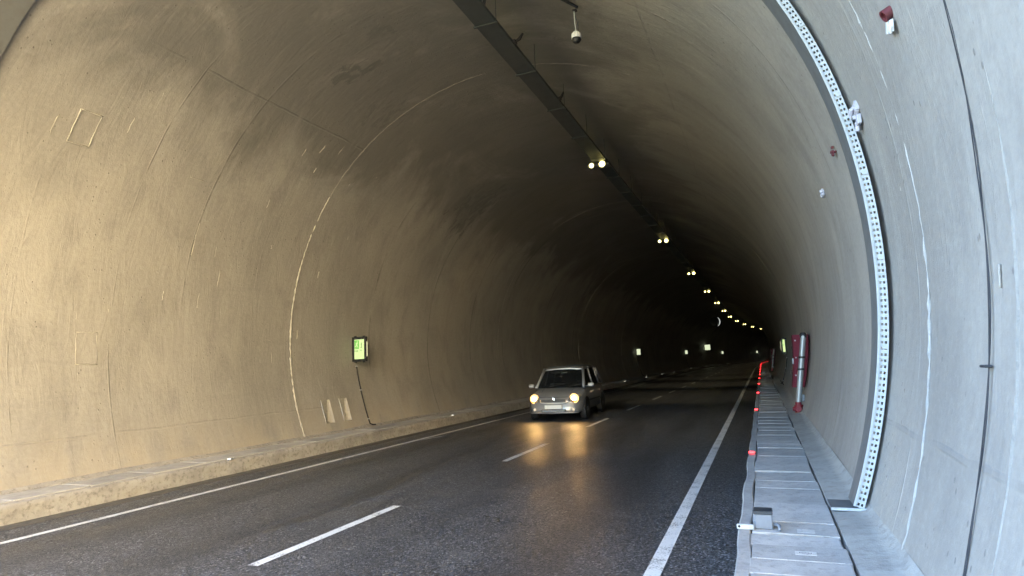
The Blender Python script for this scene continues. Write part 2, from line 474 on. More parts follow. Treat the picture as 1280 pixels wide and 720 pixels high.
def ridge(s0, a0, a1, r, mat, lean=lambda a: 0.0, step=.6, seed=1):
    rnd = random.Random(seed); pts, rs = [], []
    a = a0
    while a <= a1:
        pts.append(LIN(s0 + lean(a) + rnd.uniform(-.008, .008), a, .004)); rs.append(max(.003, r * rnd.choice((.3, .6, .9, 1.0, 1.3, 1.6)) * rnd.uniform(.8, 1.2))); a += step
    return MB().tube(pts, rs, 6).build('joint_ridge', mat, tunnel, smooth='all')
ridge(4.33, ANG(.53), 178, .0075, M['ridge'], lambda a: .12 * math.sin(math.radians(a * 2 + 20)) * (1 if a < 60 else .3), seed=3)
ridge(11.56, 60, 142, .0035, M['ridge_dark'], seed=5); ridge(11.56, 142, ANG(.28, False), .019, M['ridge_dark'], seed=15)
ridge(23.9, 20, ANG(.28, False), .004, M['ridge_dark'], seed=8, step=1.2)
ridge(36.2, 20, ANG(.28, False), .005, M['ridge_dark'], seed=9, step=1.2)
ridge(48.5, 0, ANG(.28, False), .006, M['ridge_dark'], seed=10, step=1.2)
for q, sq in enumerate((60.8, 73.1, 85.4, 97.7, 110, 125)):
    ridge(sq, 0, ANG(.28, False), .008, M['ridge_dark'], seed=20 + q, step=2)
def outline(s0, s1, a0, a1, r, seed, skip=()):     # raised lip round a filled shutter window
    rnd = random.Random(seed); mb = MB()
    cs = [(s0, a0), (s1, a0), (s1, a1), (s0, a1)]
    for i in range(4):
        if i in skip: continue
        (sa, aa), (sb, ab) = cs[i], cs[(i + 1) % 4]
        pts = [LIN(sa + (sb - sa) * k / 8 + rnd.uniform(-.006, .006), aa + (ab - aa) * k / 8, .001) for k in range(9)]
        mb.tube(pts, [r * rnd.uniform(.3, 1.2) for _ in range(9)], 5)
    return mb.build('shutter_window_outline', M['ridge_dark'], tunnel, smooth='all')
def aL(D, z): return math.degrees(math.atan2(z - HC, D - DC)) % 360
outline(6.66, 7.0, aL(-10.21, 2.54), aL(-10.2, 2.02), .008, 1)
outline(5.85, 6.17, aL(-9.08, 5.77), aL(-9.38, 5.33), .010, 2)
outline(8.0, 8.32, aL(-9.09, 5.76), aL(-9.37, 5.36), .010, 3, (1,))
outline(10.6, 10.95, aL(-10.15, 2.5), aL(-10.15, 2.0), .006, 4, (2,))
def scabs():
    rnd = random.Random(11); mb = MB()
    for px in range(26):
        s = rnd.uniform(4.9, 13); a = rnd.uniform(128, 178); ln = rnd.uniform(.05, .35)
        pts = [LIN(s + rnd.uniform(-.01, .01), a + ln * 10.3 * k / 5, .0) for k in range(6)]
        mb.tube(pts, [.002 + .009 * rnd.random() for _ in range(6)], 5)
    for px in range(5):
        s = rnd.uniform(2.5, 5.2); a = rnd.uniform(-12, 25); ln = rnd.uniform(.03, .16)
        pts = [LIN(s + rnd.uniform(-.004, .004), a + ln * 10.3 * k / 5, .0) for k in range(6)]
        mb.tube(pts, [.001 + .006 * rnd.random() for _ in range(6)], 5)
    return mb.build('mortar_runs', M['ridge_dark'], tunnel, smooth='all')
scabs()['kind'] = 'stuff'
# dry joint marks inside the niche wall, head wall round the mouth
def headwall():
    mb = MB(); n = 60; vs = []
    for i in range(n + 1):
        a = -20 + 220 * i / n
        p = LIN(MOUTH, a); ca, sa = math.cos(math.radians(a)), math.sin(math.radians(a))
        k = min(11 / max(abs(ca), 1e-3), 9.5 / max(abs(sa), 1e-3)) if sa > 0 else 11 / abs(ca)
        q = Vector((DC + ca * k, MOUTH, max(HC + sa * k, -.3)))
        for y in (MOUTH - .003, MOUTH + .6):
            vs.append(Vector((p.x, y, max(p.z, -.3)))); vs.append(Vector((q.x, y, q.z)))
    fs = []
    for i in range(n):
        b = i * 4
        fs += [(b, b + 1, b + 5, b + 4), (b + 2, b + 6, b + 7, b + 3), (b + 1, b + 3, b + 7, b + 5)]
    mb.add(vs, fs); return mb.build('portal_wall', M['pave'], tunnel)
headwall()

# ------------------------------------------------------------------ ground, road, pavements
g = MB(); G = 1500
g.add([(-G, -G, -.25), (G, -G, -.25), (G, G, -.25), (-G, G, -.25)], [(0, 1, 2, 3)])
tag(g.build('ground', M['grass']), kind='structure')
road = sweep([(-8.957 + 8.70 * i / 12, 0) for i in range(13)], -60, END, 1.0).build('road', M['asphalt'])
tag(road, kind='structure')
def line(Da, Db, s0, s1, name='edge_line'):
    return sweep([(Da, .004), (Db, .004)], s0, s1, .5).build(name, M['paint'], road)
line(LANE0 - .065, LANE0 + .065, -30, END)
line(LANE0 - 7 - .055, LANE0 - 7 + .055, -30, END)
dashes = [4.57, 10.55, 16.3, 21.6, 27.1, 32.0]
s = 37.4
while s < 190: dashes.append(s); s += 5.5
for s in [-1.0] + dashes:
    line(LANE0 - 3.56, LANE0 - 3.445, s, s + 2.42, 'lane_dash')
smear = MB(); rnd = random.Random(4)
pts = [(-7.86 + .03 * rnd.uniform(-1, 1) + .16 * i / 8, 13.4 + .9 * i / 8) for i in range(9)]
sv = [(x - .03 * math.sin(PI * i / 8), y, .0035) for i, (x, y) in enumerate(pts)] + [(x + .05 * math.sin(PI * i / 8) + .005, y, .0035) for i, (x, y) in enumerate(pts)]
smear.add(sv, [(i, i + 1, i + 10, i + 9) for i in range(8)])
smear.build('paint_smear', M['paint'], road)

# left pavement: rough kerb face, slabs, fillet against the wall
jl = jitter(.022, .4, 1)
tag(sweep([(-8.915, -.02), (-8.93, .03), (-8.945, .10), (-8.955, .17), (-8.965, .225), (-9.0, .245), (-9.06, .248)], PM, END, .2,
          lambda s, j: tuple(c * (1 if 0 < j < 5 else .3) for c in jl(s, j))).build('kerb', M['kerbl'], smooth='all'), kind='structure')
tag(sweep([(-9.055, .215), (-9.70, .215), (-9.705, .262), (-9.74, .285), (-9.80, .315), (-9.86, .34)], PM, END, .5,
          lambda s, j: (0, 0) if j < 2 else tuple(c * .4 for c in jl(s, j + 9))).build('pavement', M['kerbl'], smooth='all'), kind='structure')
# gutter dirt beside the left kerb
tag(sweep([(-8.90, .006), (-8.72, .005), (-8.6, .003)], PM, END, .35, lambda s, j: (jl(s, j + 20)[0] * (1.2 if j else .3), 0)).build(
    'gutter_dust', rough_concrete('gutter_dust', (.13, .115, .09), (.09, .08, .065), (.04, .037, .033), 6, .6)), kind='stuff')

GSL = 'concrete slabs along the left pavement'
s = 1.2; k = 0
while s < 46:
    ln = random.choice((.98, 1.0, 1.02, .62)); k += 1
    mb = MB(); mb.box((0, 0, 0), (.63, ln - .02, .045), bev=.006)
    o = mb.build('duct_cover', M['slab2'], loc=W(s + ln / 2, -9.377 + random.uniform(-.006, .006), .24 + random.uniform(-.003, .006)))
    o.rotation_euler = (random.uniform(-.004, .004), random.uniform(-.008, .008), random.uniform(-.006, .006))
    lip = MB().box((0, -ln / 2 + .006, .0235), (.60, .022, .006)).build('bright_edge', M['grout'], o) if random.random() < .55 else None
    if s < 26:
        tag(o, 'dusty concrete cover slab on the left pavement, %s from the near end' % ordinal(k), 'duct cover', GSL)
    else:
        tag(o, 'dusty concrete cover slab deep along the left pavement', 'duct cover', GSL)
    s += ln

# right walkway: kerb, duct floor, concrete strip to the wall
jr = jitter(.006, .7, 2)
tag(sweep([(-.255, -.02), (-.258, ZW - .012), (-.250, ZW), (-.178, ZW), (-.172, ZW - .008), (-.172, .2)], PM, END, .25,
          lambda s, j: (jr(s, j)[0] + (.006 if math.floor(s / .75) % 2 else -.004) * (j > 0), jr(s, 3)[1] * .5)).build('kerb', M['kerb']), kind='structure')
tag(sweep([(-.172, ZW - .06), (.392, ZW - .06), (.394, ZW + .002), (.46, ZW + .008), (.56, ZW + .016), (.62, ZW + .03), (.665, ZW + .075)], PM, END, .4,
          lambda s, j: (0, 0) if j < 2 else (0 if j > 2 else jr(s, j)[0], jr(s, j)[1] * .6)).build('pavement', M['pave'], smooth=True), kind='structure')
GSR = 'concrete cover slabs along the right walkway'
seams = [-1.1, -.55, 0, .55, 1.1, 1.65, 2.2, 2.75, 3.3, 3.865, 4.139, 4.457, 4.725, 5.052, 5.655, 6.31, 6.66, 7.15, 7.77, 8.24, 8.93]
while seams[-1] < 62: seams.append(seams[-1] + random.choice((.52, .6, .6, .66, .36)))
near = seams.index(5.052)
for i in range(len(seams) - 1):
    a, b = seams[i], seams[i + 1]; ln = b - a
    mb = MB(); mb.box((0, 0, 0), (.545, ln - .012, .06), bev=.005)
    o = mb.build('duct_cover', M['slab'], loc=W((a + b) / 2, .108 + random.uniform(-.012, .012), ZW - .03 + random.uniform(-.006, .008)))
    o.rotation_euler = (random.uniform(-.008, .008), random.uniform(-.006, .006), random.uniform(-.014, .014))
    if random.random() < .7 or i < near + 8:
        MB().box((random.uniform(-.01, .01), -ln / 2 + .004, .0305), (.53 * random.uniform(.75, 1), .010, .003)).build('bright_edge', M['grout'], o)
    d = i - near
    if d < -5: lab = 'concrete cover slab on right walkway, %s before the grey junction box' % ordinal(-d)
    elif d == -1: lab = 'concrete cover slab under the grey junction box on the right walkway'
    elif d == -3: lab = 'concrete cover slab bearing a small stamped plate, before the junction box'
    elif d < 0: lab = 'concrete cover slab on right walkway, %s before the grey junction box' % ordinal(-d)
    elif a < 30: lab = 'concrete cover slab on right walkway, %s past the grey junction box' % ordinal(d + 1)
    else: lab = 'concrete cover slab far along the right walkway'
    tag(o, lab, 'duct cover', GSR)
    if d == -3:
        st = MB().box((.035, 0, .0305), (.12, .075, .003)).build('stamped_plate', M['grout'], o)
        mk = MB(); rr = random.Random(2)
        for q in range(9): mk.box((.0 + q * .0082, rr.uniform(-.003, .003), .0325), (.005, .016, .002))
        mk.build('stamp_marks', M['boxdark'], st)
    if d == -1:
        MB().box((.07, -.06, .0305), (.11, .09, .002)).build('repair_patch', M['grout'], o)

# ------------------------------------------------------------------ perforated strip round the expansion joint
js = empty('joint_cover', W(5.43, .6, ZW))
tag(js, 'white perforated steel strip arching round the lining over a joint', 'metal strip')
def L(v): return Vector(v) - js.location
def strip():
    R0, R1, s0 = 5.54, 5.613, 5.43
    a0, a1 = math.degrees(math.asin((ZW + .035 - HC) / 5.6)), 214.5
    pitch = math.degrees(.046 / 5.6); n = int((a1 - a0) / pitch)
    def P(r, a, s=s0):
        rr_ = r - .0 + (RAD(max(a, 0)) - RR if a > 15 else 0) * .9
        s = s - 1.10 * sm((a - 60) / 75)
        return L(W(s, DC + rr_ * math.cos(math.radians(a)), HC + rr_ * math.sin(math.radians(a))))
    front = MB()
    # radial lines: margin, hole, web, hole, margin
    rl = [R0 + .004, R0 + .022, R0 + .036, R0 + .046, R0 + .060, R1]
    for i in range(n):
        b = a0 + i * pitch
        al = [b, b + pitch * .28, b + pitch * .72, b + pitch]
        vs = [P(r, a) for a in al for r in rl]
        fs = []
        for y in range(3):
            for x in range(5):
                if y == 1 and x in (1, 3): continue
                p = y * 6 + x; fs.append((p, p + 1, p + 7, p + 6))
        front.add(vs, fs)
    front.build('perforated_flange', M['galv'], js)
    m = 150
    def bandmesh(r0, r1, sa, sb, seed):
        mb = MB(); vs, fs = [], []
        for i in range(m + 1):
            a = a0 + (a1 - a0) * i / m
            vs += [P(r0, a, sa), P(r1, a, sa), P(r1, a, sb), P(r0, a, sb)]
        for i in range(m):
            b = i * 4
            for q in range(4): fs.append((b + q, b + (q + 1) % 4, b + 4 + (q + 1) % 4, b + 4 + q))
        fs += [(0, 1, 2, 3), (m * 4, m * 4 + 3, m * 4 + 2, m * 4 + 1)]
        mb.add(vs, fs); return mb
    bandmesh(R0, R0 + .006, s0 + .004, s0 + .30, 1).build('side_band', M['grey_steel'], js)  # inner face turned from daylight: its shade is put into the grey
    bandmesh(R0 - .002, R0 + .012, s0 - .010, s0, 2).build('bright_lip', M['galv'], js)
    # overlap plates where lengths meet
    for ai in range(-14, 70, 7):
        v = [P(R0 + .030, ai - .12, s0 - .003), P(R1 - .002, ai - .12, s0 - .003), P(R1 - .002, ai + .12, s0 - .003), P(R0 + .03, ai + .12, s0 - .003)]
        w = [x + Vector((0, -.006, 0)) for x in v]
        q = MB(); q.add(v + w, [(0, 1, 2, 3), (4, 5, 6, 7), (0, 1, 5, 4), (1, 2, 6, 5), (2, 3, 7, 6), (3, 0, 4, 7)])
        q.build('splice', M['galv'], js)
    fl = MB(); z0 = ZW + .016
    fl.box(L(W(s0 + .15, .515, z0 + .012)), (.25, .30, .012)); fl.build('floor_plate', M['grey_steel'], js)
    fl = MB(); fl.box(L(W(s0 - .006, .515, z0 + .012)), (.25, .012, .02)); fl.build('floor_lip', M['galv'], js)
strip()

# ------------------------------------------------------------------ cable down the right wall
cb = MB()
for ph in (0, PI):
    pts = []
    a = ANG(.56); i = 0
    while a < 75:
        z = HC + RR * math.sin(math.radians(a))
        s = 3.30 - .10 * sm((1.1 - z) / .8) - .13 * sm((z - 2.2) / 1.4)
        sp = .002 + .007 * sm((a + 4) / 4) * sm((11 - a) / 4)
        pts.append(LIN(s + sp * math.sin(a * .55 + ph) + .006 * math.sin(a * .31), a, .006 + .003 * math.cos(a * .55 + ph))); a += .45
    cb.tube(pts, .0028, 6)
cbo = empty('power_cable', W(3.3, .6, ZW))
cw = cb.build('twisted_wires', M['cable'], None); cw.parent = cbo; cw.location = -cbo.location
for zc in (1.62,):
    a = ANG(zc); p = LIN(3.315, a, .012)
    k = MB().box(p - cbo.location, (.03, .07, .012), bev=.003).build('cable_clip', M['cable'], cbo)
tag(cbo, 'pair of dark twisted wires hanging down the near right wall', 'cable')

# small leftovers stuck in the right wall
def scrap(name, s, a, size, mat, label, cat, seed, part=None):
    rnd = random.Random(seed); mb = MB()
    for q in range(7):
        c = Vector((rnd.uniform(-.4, .2) * size[0], rnd.uniform(-.5, .5) * size[1], rnd.uniform(-.5, .5) * size[2]))
        rot = Matrix.Rotation(rnd.uniform(0, PI), 3, 'X') @ Matrix.Rotation(rnd.uniform(-.8, .8), 3, 'Z')
        mb.box(c, (size[0] * .5, size[1] * rnd.uniform(.3, .7), size[2] * rnd.uniform(.15, .5)), rot, bev=.004)
    o = mb.build(name, mat, loc=LIN(s, a, size[0] * .3)); return tag(o, label, cat)
pl = empty('pipe_stub', LIN(3.86, ANG(3.57), .03)); tag(pl, 'maroon pipe end with a torn white rag on upper right wall', 'pipe stub')
MB().lathe([(.0, -.05), (.034, -.05), (.036, .03), (.026, .03), (.024, -.02), (0, -.02)], (0, 0, .03), 'x', 12, Matrix.Rotation(PI, 3, 'Z') @ Matrix.Rotation(.5, 3, 'Y')).build('plug', M['maroon'], pl, smooth=True)
rg = MB(); rnd = random.Random(5)
for q in range(5):
    rg.box((rnd.uniform(-.02, .01), .02 + rnd.uniform(-.03, .05), -.045 + rnd.uniform(-.035, .025)), (.012, .05, rnd.uniform(.03, .07)), Matrix.Rotation(rnd.uniform(-.9, .9), 3, 'X'), bev=.003)
rg.build('torn_rag', M['white'], pl)
scrap('plastic_scrap', 5.30, ANG(3.55), (.06, .10, .24), M['foil'], 'crumpled pale plastic scrap caught beside the perforated steel strip', 'scrap', 3)
scrap('anchor_plug', 6.59, ANG(3.65), (.05, .06, .07), M['maroon'], 'small maroon plug in the right wall past the perforated strip', 'plug', 8)
scrap('wall_anchor', 8.05, ANG(3.60), (.05, .09, .10), M['foil'], 'small pale anchor left in the right wall beyond the maroon plug', 'anchor', 9)

# ------------------------------------------------------------------ junction box on the walkway
jb = empty('junction_box', W(4.86, -.10, ZW + .002)); tag(jb, 'small grey electrical box with a white strap on the right walkway', 'junction box')
MB().box((.012, 0, .052), (.118, .10, .10), bev=.006).build('box_body', M['boxgrey'], jb)
MB().box((.012, .01, .112), (.126, .135, .022), bev=.004).build('lid', M['boxdark'], jb)
st = MB(); st.box((-.110, -.07, .018), (.115, .03, .034), bev=.006); st.build('white_strap', M['galv'], jb)
MB().lathe([(.009, 0), (.009, .006), (0, .006)], (-.15, -.086, .022), 'y', 10).build('bolt', M['dark'], jb)
MB().tube([(.072, -.02, .03), (.10, -.025, .032), (.112, -.05, .03), (.114, -.12, .022)], .012, 8).build('elbow_pipe', M['boxgrey'], jb, smooth='all')

# ------------------------------------------------------------------ kerb lights
def kerb_light(mat_l, name, base):
    r = empty(name, (0, 0, 0))
    MB().box((0, 0, .008), (.085, .10, .016), bev=.006).build('light_base', base, r)
    MB().box((0, -.046, .022), (.070, .028, .026), bev=.008).build('lens', mat_l, r)
    return r
kr = kerb_light(M['red_glow'], 'kerb_light', M['dark'])
s, k = 8.40, 0
while s < 120:
    o = kr if k == 0 else copy_tree(kr)
    o.location = W(s, -.218, ZW); o.rotation_euler.z = HEAD(s); k += 1
    if k == 1: lab = 'red LED kerb light nearest the junction box, on right kerb'
    elif k <= 9: lab = 'red LED kerb light, %s along the right kerb from the front' % ordinal(k)
    else: lab = 'red LED kerb light in the far merging run'
    tag(o, lab, 'kerb light', 'red lights along the right kerb'); s += 6.5
kw = kerb_light(M['white_glow'], 'kerb_light', M['boxgrey'])
s, k = 8.66, 0
while s < 185:
    o = kw if k == 0 else copy_tree(kw)
    o.location = W(s, -8.99, .247); o.rotation_euler.z = HEAD(s) + .25; k += 1
    lab = 'white kerb light on left kerb, %s from the front' % ordinal(k)
    if k == 1: lab = 'white kerb light on left kerb nearest the front, below bare wall'
    if k == 2: lab = 'white kerb light on left kerb between lit sign and car'
    tag(o, lab, 'kerb light', 'white lights along the left kerb'); s += 8.65

# ------------------------------------------------------------------ escape signs
def exit_sign(wd=.45, ht=.66, thick=.07, side=1):
    r = empty('exit_sign', (0, 0, 0))           # local x: away from the wall, -y: towards traffic
    fr = MB(); b = .068
    for zc in (-ht / 2 + b / 2, ht / 2 - b / 2): fr.box((side * wd / 2, 0, zc), (wd, thick, b), bev=.006)
    for xc in (b / 2, wd - b / 2): fr.box((side * xc, 0, 0), (b, thick, ht - 2 * b - .002), bev=.006)
    for xc in (.09, wd - .09): fr.box((side * xc, 0, ht / 2 + .012), (.05, .05, .03)); fr.box((side * xc, 0, -ht / 2 - .012), (.05, .05, .03))
    fr.build('sign_frame', M['black'], r)
    MB().box((side * wd / 2, 0, 0), (wd - 2 * b - .004, thick * .7, ht - 2 * b - .004)).build('lit_panel', M['sign_white'], r)
    yf = -thick * .35 - .003
    W_, H_ = wd - 2 * b, ht - 2 * b
    gx = (side * wd / 2) - W_ * .24; gz = H_ * .24
    gp = MB().box((gx, yf, gz), (W_ * .46, .004, H_ * .44)).build('green_field', M['sign_green'], r)
    man = MB(); y2 = yf - .004
    man.lathe([(0, -.002), (.018, -.002), (.018, .002), (0, .002)], (gx + .02, y2, gz + .07), 'y', 10)
    man.tube([(gx + .012, y2, gz + .045), (gx - .005, y2, gz - .01)], .014, 6)
    man.tube([(gx - .005, y2, gz - .01), (gx + .025, y2, gz - .04), (gx + .015, y2, gz - .08)], .010, 6)
    man.tube([(gx - .005, y2, gz - .01), (gx - .03, y2, gz - .05), (gx - .06, y2, gz - .055)], .010, 6)
    man.tube([(gx + .012, y2, gz + .035), (gx + .045, y2, gz + .01)], .008, 6)
    man.tube([(gx + .008, y2, gz + .035), (gx - .03, y2, gz + .02)], .008, 6)
    man.build('running_figure', M['sign_white'], gp)
    mk = MB(); cx = side * wd / 2
    mk.box((cx + .075, yf, .10), (.012, .004, .14)); mk.box((cx + .055, yf, .045), (.05, .004, .012)); mk.box((cx + .06, yf, .13), (.03, .004, .012))
    for q in (-.13, -.09, -.05): mk.box((cx + q, yf, -.045), (.022, .004, .03))
    mk.box((cx + .06, yf, -.03), (.06, .004, .014))
    mk.build('sign_marks', M['sign_mark'], r)
    MB().box((side * (wd + .006), 0, 0), (.008, thick * .3, ht * .6)).build('edge_light', M['sign_edge'], r)
    return r
def conduit(root, s0, zt, zb, right=False, kink=.05, rad=.017, span=None):
    pts = []
    for i in range(13):
        z = zt + (zb - zt) * i / 12
        pts.append(LIN(s0 + kink * math.sin(i / 12 * 2.2), ANG(z, right), .024 if i < 12 else .03) - root.location)
    e = pts[-1]; pts += [e + Vector((.04 if not right else -.04, .07, -.035)), e + Vector((.09 if not right else -.08, .13, -.04))]
    c = MB().tube(pts, rad, 7).build('conduit', M['black'], root, smooth='all')
    for i in (0, 5, 11): MB().box(pts[i], (.05, .055, .022), bev=.004).build('clip', M['galv'], root)
def place_sign(root, s, z, off, right=False):
    root.location = LIN(s, ANG(z, right), off); root.rotation_euler.z = HEAD(s)
es = exit_sign(); place_sign(es, 13.93, 2.31, .02)
conduit(es, 14.05, 1.86, .33)
tag(es, 'lit green and white escape sign nearest the front on left wall', 'exit sign', 'lit escape signs on the tunnel walls')
labs = ['lit escape sign on left wall just right of the car, small', 'lit escape sign on left wall below the bright square sign, leftmost of two', 'tiny lit escape sign on left wall, lower right of bright square sign', 'farthest tiny lit escape sign, near the vanishing end of left wall']
def small_sign(wd, ht, mat, name='exit_sign'):
    r = empty(name, (0, 0, 0))
    fr = MB(); b = .05
    for zc in (-ht / 2 + b / 2, ht / 2 - b / 2): fr.box((wd / 2, 0, zc), (wd, .1, b))
    for xc in (b / 2, wd - b / 2): fr.box((xc, 0, 0), (b, .1, ht - 2 * b - .002))
    fr.build('sign_frame', M['black'], r)
    MB().box((wd / 2, 0, 0), (wd - 2 * b - .004, .08, ht - 2 * b - .004)).build('lit_panel', mat, r)
    return r
for (s, z), lab in zip(((54.7, 2.40), (91.0, 2.50), (131.0, 2.45), (171.0, 2.45)), labs):
    r = small_sign(.42, .60, M['far_sign']); place_sign(r, s, z, .02)
    if s < 100: conduit(r, s + .1, 1.9, .35, rad=.03)
    tag(r, lab, 'exit sign', 'lit escape signs on the tunnel walls')
sq = small_sign(1.0, 1.0, M['far_sign'], 'square_sign'); place_sign(sq, 112.0, 3.35, .02)
tag(sq, 'bright square lit sign higher than the small signs, deep in tunnel', 'lit sign')
rs = exit_sign(.22, .62, .10, -1); place_sign(rs, 26.6, 2.02, .02, True)
conduit(rs, 26.2, 1.55, .60, True)
lp = MB().tube([LIN(26.2 - .5 * i / 8 * 3, ANG(.58), .02 + .10 * math.sin(PI * i / 8)) + Vector((0, 0, .10 * math.sin(PI * i / 8))) - rs.location for i in range(9)], .014, 6).build('looped_cable', M['black'], rs, smooth='all')
tag(rs, 'narrow lit escape sign on right wall behind the red cabinet', 'exit sign', 'lit escape signs on the tunnel walls')

# ------------------------------------------------------------------ hydrant cabinet and standpipe
def cabinet():
    r = empty('fire_cabinet', (0, 0, 0))
    wn = [(LIN(0, ANG(z), .02).x, z) for z in (1.0, 1.2, 1.4, 1.6, 1.8, 2.0, 2.1)]
    ox = wn[0][0]
    inner = [(x - .22 - .08 * ((z - 1.0) / 1.1), z) for x, z in wn]
    out = [(x - .004, z) for x, z in wn] + inner[::-1]
    MB().prism([(x - ox, z) for x, z in out], 0, .55).build('cabinet_body', M['red'], r)
    d = MB()
    d.prism([(x - ox - .014, z) for x, z in inner] + [(x - ox - .003, z) for x, z in inner[::-1]], .02, .53)
    dr = d.build('cabinet_door', M['red'], r)
    MB().box((inner[3][0] - ox - .03, .08, 1.55), (.03, .03, .12), bev=.006).build('handle', M['galv'], dr)
    for z, x in ((1.82, inner[4][0]), (1.3, inner[1][0])):
        MB().box((x - ox - .016, .50, z), (.02, .04, .09), bev=.004).build('hinge', M['dark'], r)
    # rivets on the near side
    rv = MB()
    for x, z in ((inner[1][0] + .04, 1.25), (inner[3][0] + .03, 1.62), (inner[5][0] + .03, 1.98)): rv.box((x - ox, -.004, z), (.03, .008, .03), bev=.003)
    rv.build('latches', M['galv'], r)
    return r, ox
cab, ox = cabinet(); cab.location = W(14.45, ox, 0)
tag(cab, 'dark red fire hose cabinet behind the silver pipe, nearest on right wall', 'fire cabinet', 'fire cabinets on the right wall')
def standpipe():
    r = empty('hydrant_pipe', (0, 0, 0))
    PX = lambda z: .61 - .60 + (.82 - .61) * (z - .72) / 1.33
    pts = [(PX(z), 0, z - ZW) for z in (2.02, 1.6, 1.2, .85, .72)]
    MB().tube(pts, .055, 14).build('silver_pipe', M['silver'], r, smooth=True)
    MB().lathe([(.02, 0), (.066, .0), (.066, .07), (.045, .10), (0, .10)], pts[0], 'z', 14).build('end_cap', M['dark'], r, smooth=True)
    MB().lathe([(.0, -.02), (.03, -.02), (.03, .03), (0, .03)], (pts[0][0] - .01, -.065, 2.03 - ZW), 'y', 10).build('cap_bolt', M['galv'], r)
    for z, x in ((1.62, PX(1.62)), (1.38, PX(1.38))):
        MB().lathe([(.056, -.02), (.070, -.02), (.070, .02), (.056, .02)], (x, 0, z - ZW), 'z', 14).build('pipe_clamp', M['black'], r)
        MB().box((x, .06, z - ZW), (.10, .10, .03)).build('clamp_bracket', M['black'], r)
    v = MB()
    v.lathe([(.06, .13), (.085, .13), (.085, .16), (.06, .16), (.06, .22)], (.005, 0, 0), 'z', 12)
    v.lathe([(.0, .0), (.06, .0), (.07, .02), (.07, .14), (.05, .16)], (0, 0, 0), 'z', 12)
    v.lathe([(.0, -.11), (.04, -.11), (.045, -.08), (.035, -.04), (.035, .0)], (0, 0, .085), 'x', 10)
    v.build('red_valve', M['redpipe'], r, smooth=True)
    MB().lathe([(.0, -.02), (.055, -.02), (.06, 0), (.055, .02), (0, .02)], (0, -.10, .09), 'y', 12).build('valve_outlet', M['redpipe'], r, smooth=True)
    MB().box((.09, .03, .30), (.09, .05, .14), bev=.01).build('gauge_box', M['boxgrey'], r)
    return r
hp = standpipe(); hp.location = W(14.0, .60, ZW + .005)
tag(hp, 'silver hydrant standpipe with red valve before the red cabinet, on right walkway', 'hydrant pipe', 'hydrant pipes on the right wall')
c2 = copy_tree(cab); c2.location = W(48.5, ox, 0)
tag(c2, 'far dark fire cabinet on right wall where the red lights bunch', 'fire cabinet', 'fire cabinets on the right wall')
h2 = copy_tree(hp); h2.location = W(48.0, .60, ZW + .005)
tag(h2, 'far dark hydrant standpipe on right wall where the red lights bunch', 'hydrant pipe', 'hydrant pipes on the right wall')

# ------------------------------------------------------------------ cable tray under the crown
TD, TZ, TW = -3.755, 7.30, .36
tr = empty('cable_tray', W(0, TD, TZ)); tag(tr, 'long dusty steel cable tray hung under the tunnel crown', 'cable tray')
def T(mb, name, mat, parent=tr, **k):
    o = mb.build(name, mat, parent, **k); o.location = -tr.location if parent is tr else o.location; return o
tb = MB(); SE = 150
vs, fs = [], []
ss = srange(MOUTH + .5, SE, 1.0)
prof = [(-TW/2, .06), (-TW/2, 0), (TW/2, 0), (TW/2, .06), (TW/2 - .004, .06), (TW/2 - .004, .004), (-TW/2 + .004, .004), (-TW/2 + .004, .06)]
T(sweep([(TD + a, TZ + b) for a, b in prof], MOUTH + .5, SE, 1.0, close=True), 'tray_channel', M['tray'])
cbm = MB()
for x, r_ in ((-.11, .028), (-.04, .022), (.03, .03), (.10, .02)):
    cbm.tube([W(q, TD + x + .012 * math.sin(q * 1.3 + x * 40), TZ + .035 + .004 * math.sin(q)) for q in srange(MOUTH + .5, SE, .8)], r_, 6)
T(cbm, 'cable_bundle', M['black'], smooth='all')
s = 1.2; k = 0
while s < 60:
    h = MB()
    for x in (-TW/2 - .012, TW/2 + .012):
        zt = HC + math.sqrt(RL**2 - (TD + x - DC)**2)
        h.tube([W(s, TD + x, TZ - .02), W(s, TD + x, zt - .002)], .006, 6)
    h.box(W(s, TD, TZ - .022), (TW + .06, .04, .016))
    T(h, 'hanger', M['tray'])
    s += 1.9
for q, (s, x, c) in enumerate(((9.6, .19, 1), (12.2, .19, .6))):
    cl = MB(); cl.box(W(s, TD + x + .02, TZ + .03), (.05, .12, .05), bev=.008); cl.tube([W(s, TD + x + .02, TZ + .03), W(s + .04, TD + x + .09 * c, TZ + .09), W(s + .06, TD + x + .15 * c, TZ + .19)], [.022, .03, .016], 6)
    T(cl, 'clamp', M['black'])
dr = MB()
for q in (0, .05):
    dr.tube([W(8.35 + q, TD + .17, TZ + .05), W(8.3 + q, TD + .22, TZ + .2), W(8.15 + q, TD + .26, TZ + .4), W(8.1 + q, TD + .3, HC + math.sqrt(RL**2 - (TD + .3 - DC)**2) - .01)], .013, 6)
T(dr, 'riser_cable', M['cable'], smooth='all')

